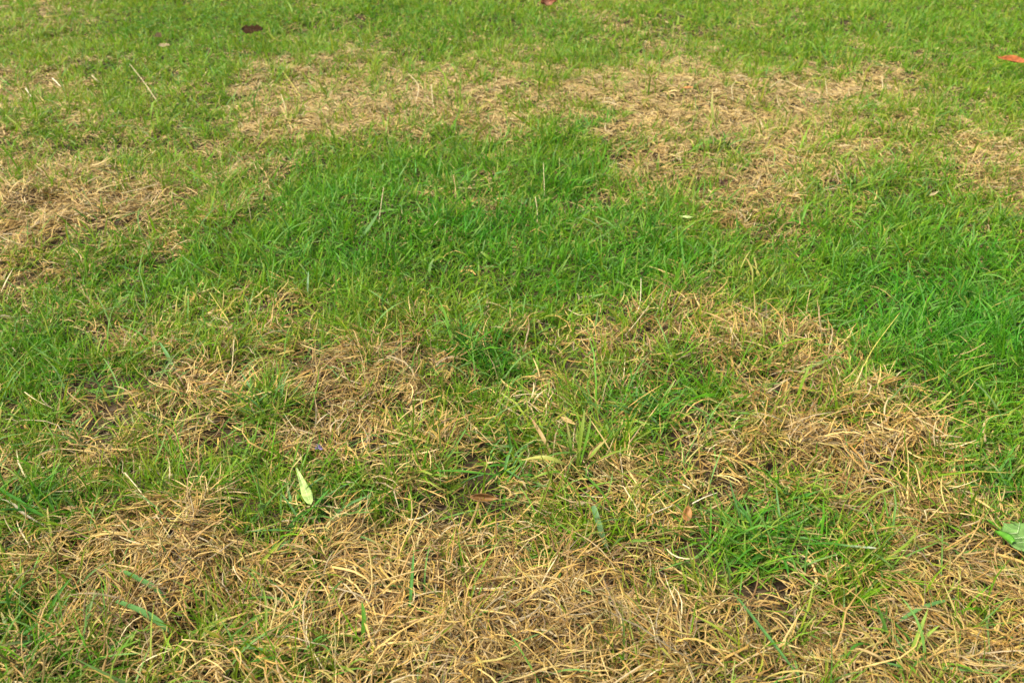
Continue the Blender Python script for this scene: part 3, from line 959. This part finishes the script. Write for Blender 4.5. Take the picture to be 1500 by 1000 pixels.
leaf('pale green willow-shaped leaf lying on the turf at lower left', 446, 714, .032, .054, .0105, (0.29, 0.40, 0.11), R(-64), 0.10, 0.18, 0.22, 0.14, 'cut', 0.10, 0.45, 0.25, stalk_len=0, seed=1, vein=(0.55, 0.62, 0.30))
rl = leaf('broad round green leaf with folded rim at the right edge', 1499, 786, .036, .046, .032, (0.105, 0.20, 0.045), R(104), 0.30, -0.45, 0.25, 0.10, 'round', 0.15, 0.5, 0.2, stalk_len=.012, seed=2)
flap = []
for i in range(7):
    for j in range(4):
        a, b = i / 6, j / 3
        w = math.sin(math.pi * min(1, 0.12 + a * 0.85)) ** 0.6
        flap.append((-0.004 + a * 0.024, 0.0165 - b * 0.008 * w - 0.002 * a, 0.0048 + 0.0018 * math.sin(math.pi * b)))
fi = np.arange(28).reshape(7, 4)
fo = link('folded_rim', mesh_from('folded_rim', np.array(flap), np.stack([fi[:-1, :-1], fi[1:, :-1], fi[1:, 1:], fi[:-1, 1:]], -1).reshape(-1, 4), plain('leaf_upper_side', (0.09, 0.27, 0.02), 0.45, 0.25)), rl)
fo.modifiers.new('thickness', 'SOLIDIFY').thickness = 0.0004
fo['label'] = 'bright green folded rim of the leaf'
for k in (-1, 1):
    for q in (0.25, 0.45, 0.65):
        x0 = (q - 0.5) * 0.046
        pv = [np.array([x0 + d * 0.007, k * d * 0.011, 0.0012 + 0.10 * abs(d * 0.7) ** 1.5 * 0.032 + 0.25 * 0.046 * ((x0 + d * 0.007) / 0.046) ** 2]) for d in (0, 0.5, 1.0)]
        link('vein', tube_mesh('vein', pv, 0.00035, 0.00018, plain('leaf_vein', (0.30, 0.38, 0.18), 0.5, 0.1)), rl)
leaf('dark brown curled leaf on green turf at the far left', 370, 44, .046, .052, .030, (0.036, 0.019, 0.008), R(8), 0.0, 0.55, 0.25, 0.10, 'torn', 0.25, 0.9, 0.08, seed=3)
leaf('small dark grey-brown leaf at the far left of the green turf', 233, 53, .042, .024, .018, (0.075, 0.055, 0.025), R(-35), 0.1, 0.5, 0.4, 0.2, 'torn', 0.2, 0.9, 0.05, seed=4)
leaf('small tan leaf just in front of the dark grey-brown leaf', 241, 67, .040, .026, .012, (0.24, 0.19, 0.08), R(5), 0.0, 0.45, 0.2, 0.2, 'torn', 0.2, 0.6, 0.1, seed=5)
leaf('reddish brown crumpled leaf at the top edge', 803, 4, .050, .046, .034, (0.20, 0.075, 0.03), R(15), 0.0, 0.6, 0.5, 0.3, 'torn', 0.4, 0.6, 0.1, seed=6)
leaf('long rust-orange leaf at the right edge', 1484, 89, .050, .070, .020, (0.28, 0.085, 0.020), R(-14), 0.05, 0.5, 0.3, 0.25, 'lance', 0.3, 0.55, 0.12, seed=7)
leaf('small orange-brown leaf between two white straws', 1007, 752, .030, .016, .009, (0.26, 0.125, 0.028), R(75), -0.5, 0.1, 0.3, 0.2, 'round', 0.1, 0.5, 0.25, stalk_len=.005, seed=8)
leaf('rolled orange-brown leaf on the straw below the centre', 710, 729, .022, .032, .008, (0.17, 0.085, 0.022), R(-4), 0.0, 0.75, 0.3, 0.6, 'lance', 0.2, 0.5, 0.15, stalk_len=.006, seed=9)
leaf('broad tan withered leaf behind the yellowish coarse tuft', 833, 617, .026, .028, .0065, (0.36, 0.25, 0.09), R(-58), -0.25, 0.2, 0.2, 0.2, 'lance', 0.15, 0.55, 0.2, stalk_len=0, seed=10)
leaf('withered tan and brown leaf tilted right of the yellowish coarse tuft', 871, 660, .026, .028, .0055, (0.36, 0.23, 0.08), R(52), -0.3, 0.3, 0.15, 0.25, 'lance', 0.15, 0.55, 0.2, stalk_len=0, seed=11)
leaf('small pale yellow-green leaf on the central green turf', 1007, 318, .044, .020, .006, (0.34, 0.42, 0.14), R(-18), -0.1, 0.3, 0.2, 0.15, 'lance', 0.1, 0.45, 0.25, stalk_len=.004, seed=12)
leaf('small orange leaf on the dead band at the back', 1008, 129, .034, .026, .009, (0.42, 0.20, 0.06), R(12), 0.0, 0.3, 0.2, 0.2, 'lance', 0.15, 0.55, 0.15, seed=13)
leaf('pale tan leaf tip lying in green turf at upper right', 1368, 284, .042, .028, .005, (0.40, 0.33, 0.15), R(35), -0.1, 0.3, 0.2, 0.2, 'lance', 0.1, 0.55, 0.2, stalk_len=0, seed=14)
leaf('dark curled leaf scrap in the small hollow at upper right', 1060, 268, .026, .020, .012, (0.08, 0.04, 0.018), R(40), 0.0, 0.4, 0.5, 0.3, 'torn', 0.3, 0.6, 0.05, seed=15)
fr = bpy.data.objects.new('fallen_flower', None)
fr.empty_display_size = 0.005
fr.location = on_turf(467, 656, .026)
fr.rotation_euler = (0.5, 0.1, 0.3)
fr.scale = (0.72, 0.72, 0.72)
scene.collection.objects.link(fr)
tag(fr, 'tiny purple fallen flower lying on the turf left of centre', 'flower')
for k, a in enumerate((-0.5, 0.6, 1.7, 3.4)):
    V = []
    for i in range(6):
        u = i / 5
        w = math.sin(math.pi * (0.1 + 0.82 * u)) ** 0.7 * 0.0024
        for v in (-1, 0, 1):
            V.append((u * 0.0062 * math.cos(a) - v * w * math.sin(a), u * 0.0062 * math.sin(a) + v * w * math.cos(a), 0.0018 * u * u + abs(v) * 0.0006 + 0.0003 * k))
    vi = np.arange(18).reshape(6, 3)
    pe = link('petal', mesh_from('petal', np.array(V), np.stack([vi[:-1, :-1], vi[1:, :-1], vi[1:, 1:], vi[:-1, 1:]], -1).reshape(-1, 4), plain('petal', (0.16, 0.11, 0.23), 0.5, 0.25, 0.5, 400)), fr)
    pe.modifiers.new('thickness', 'SOLIDIFY').thickness = 0.0003
link('flower_base', tube_mesh('flower_base', [(0, 0, 0.001), (0.001, -0.001, 0), (0.004, -0.003, -0.002)], 0.0012, 0.0006, plain('flower_base', (0.62, 0.58, 0.62), 0.5, 0.1)), fr)
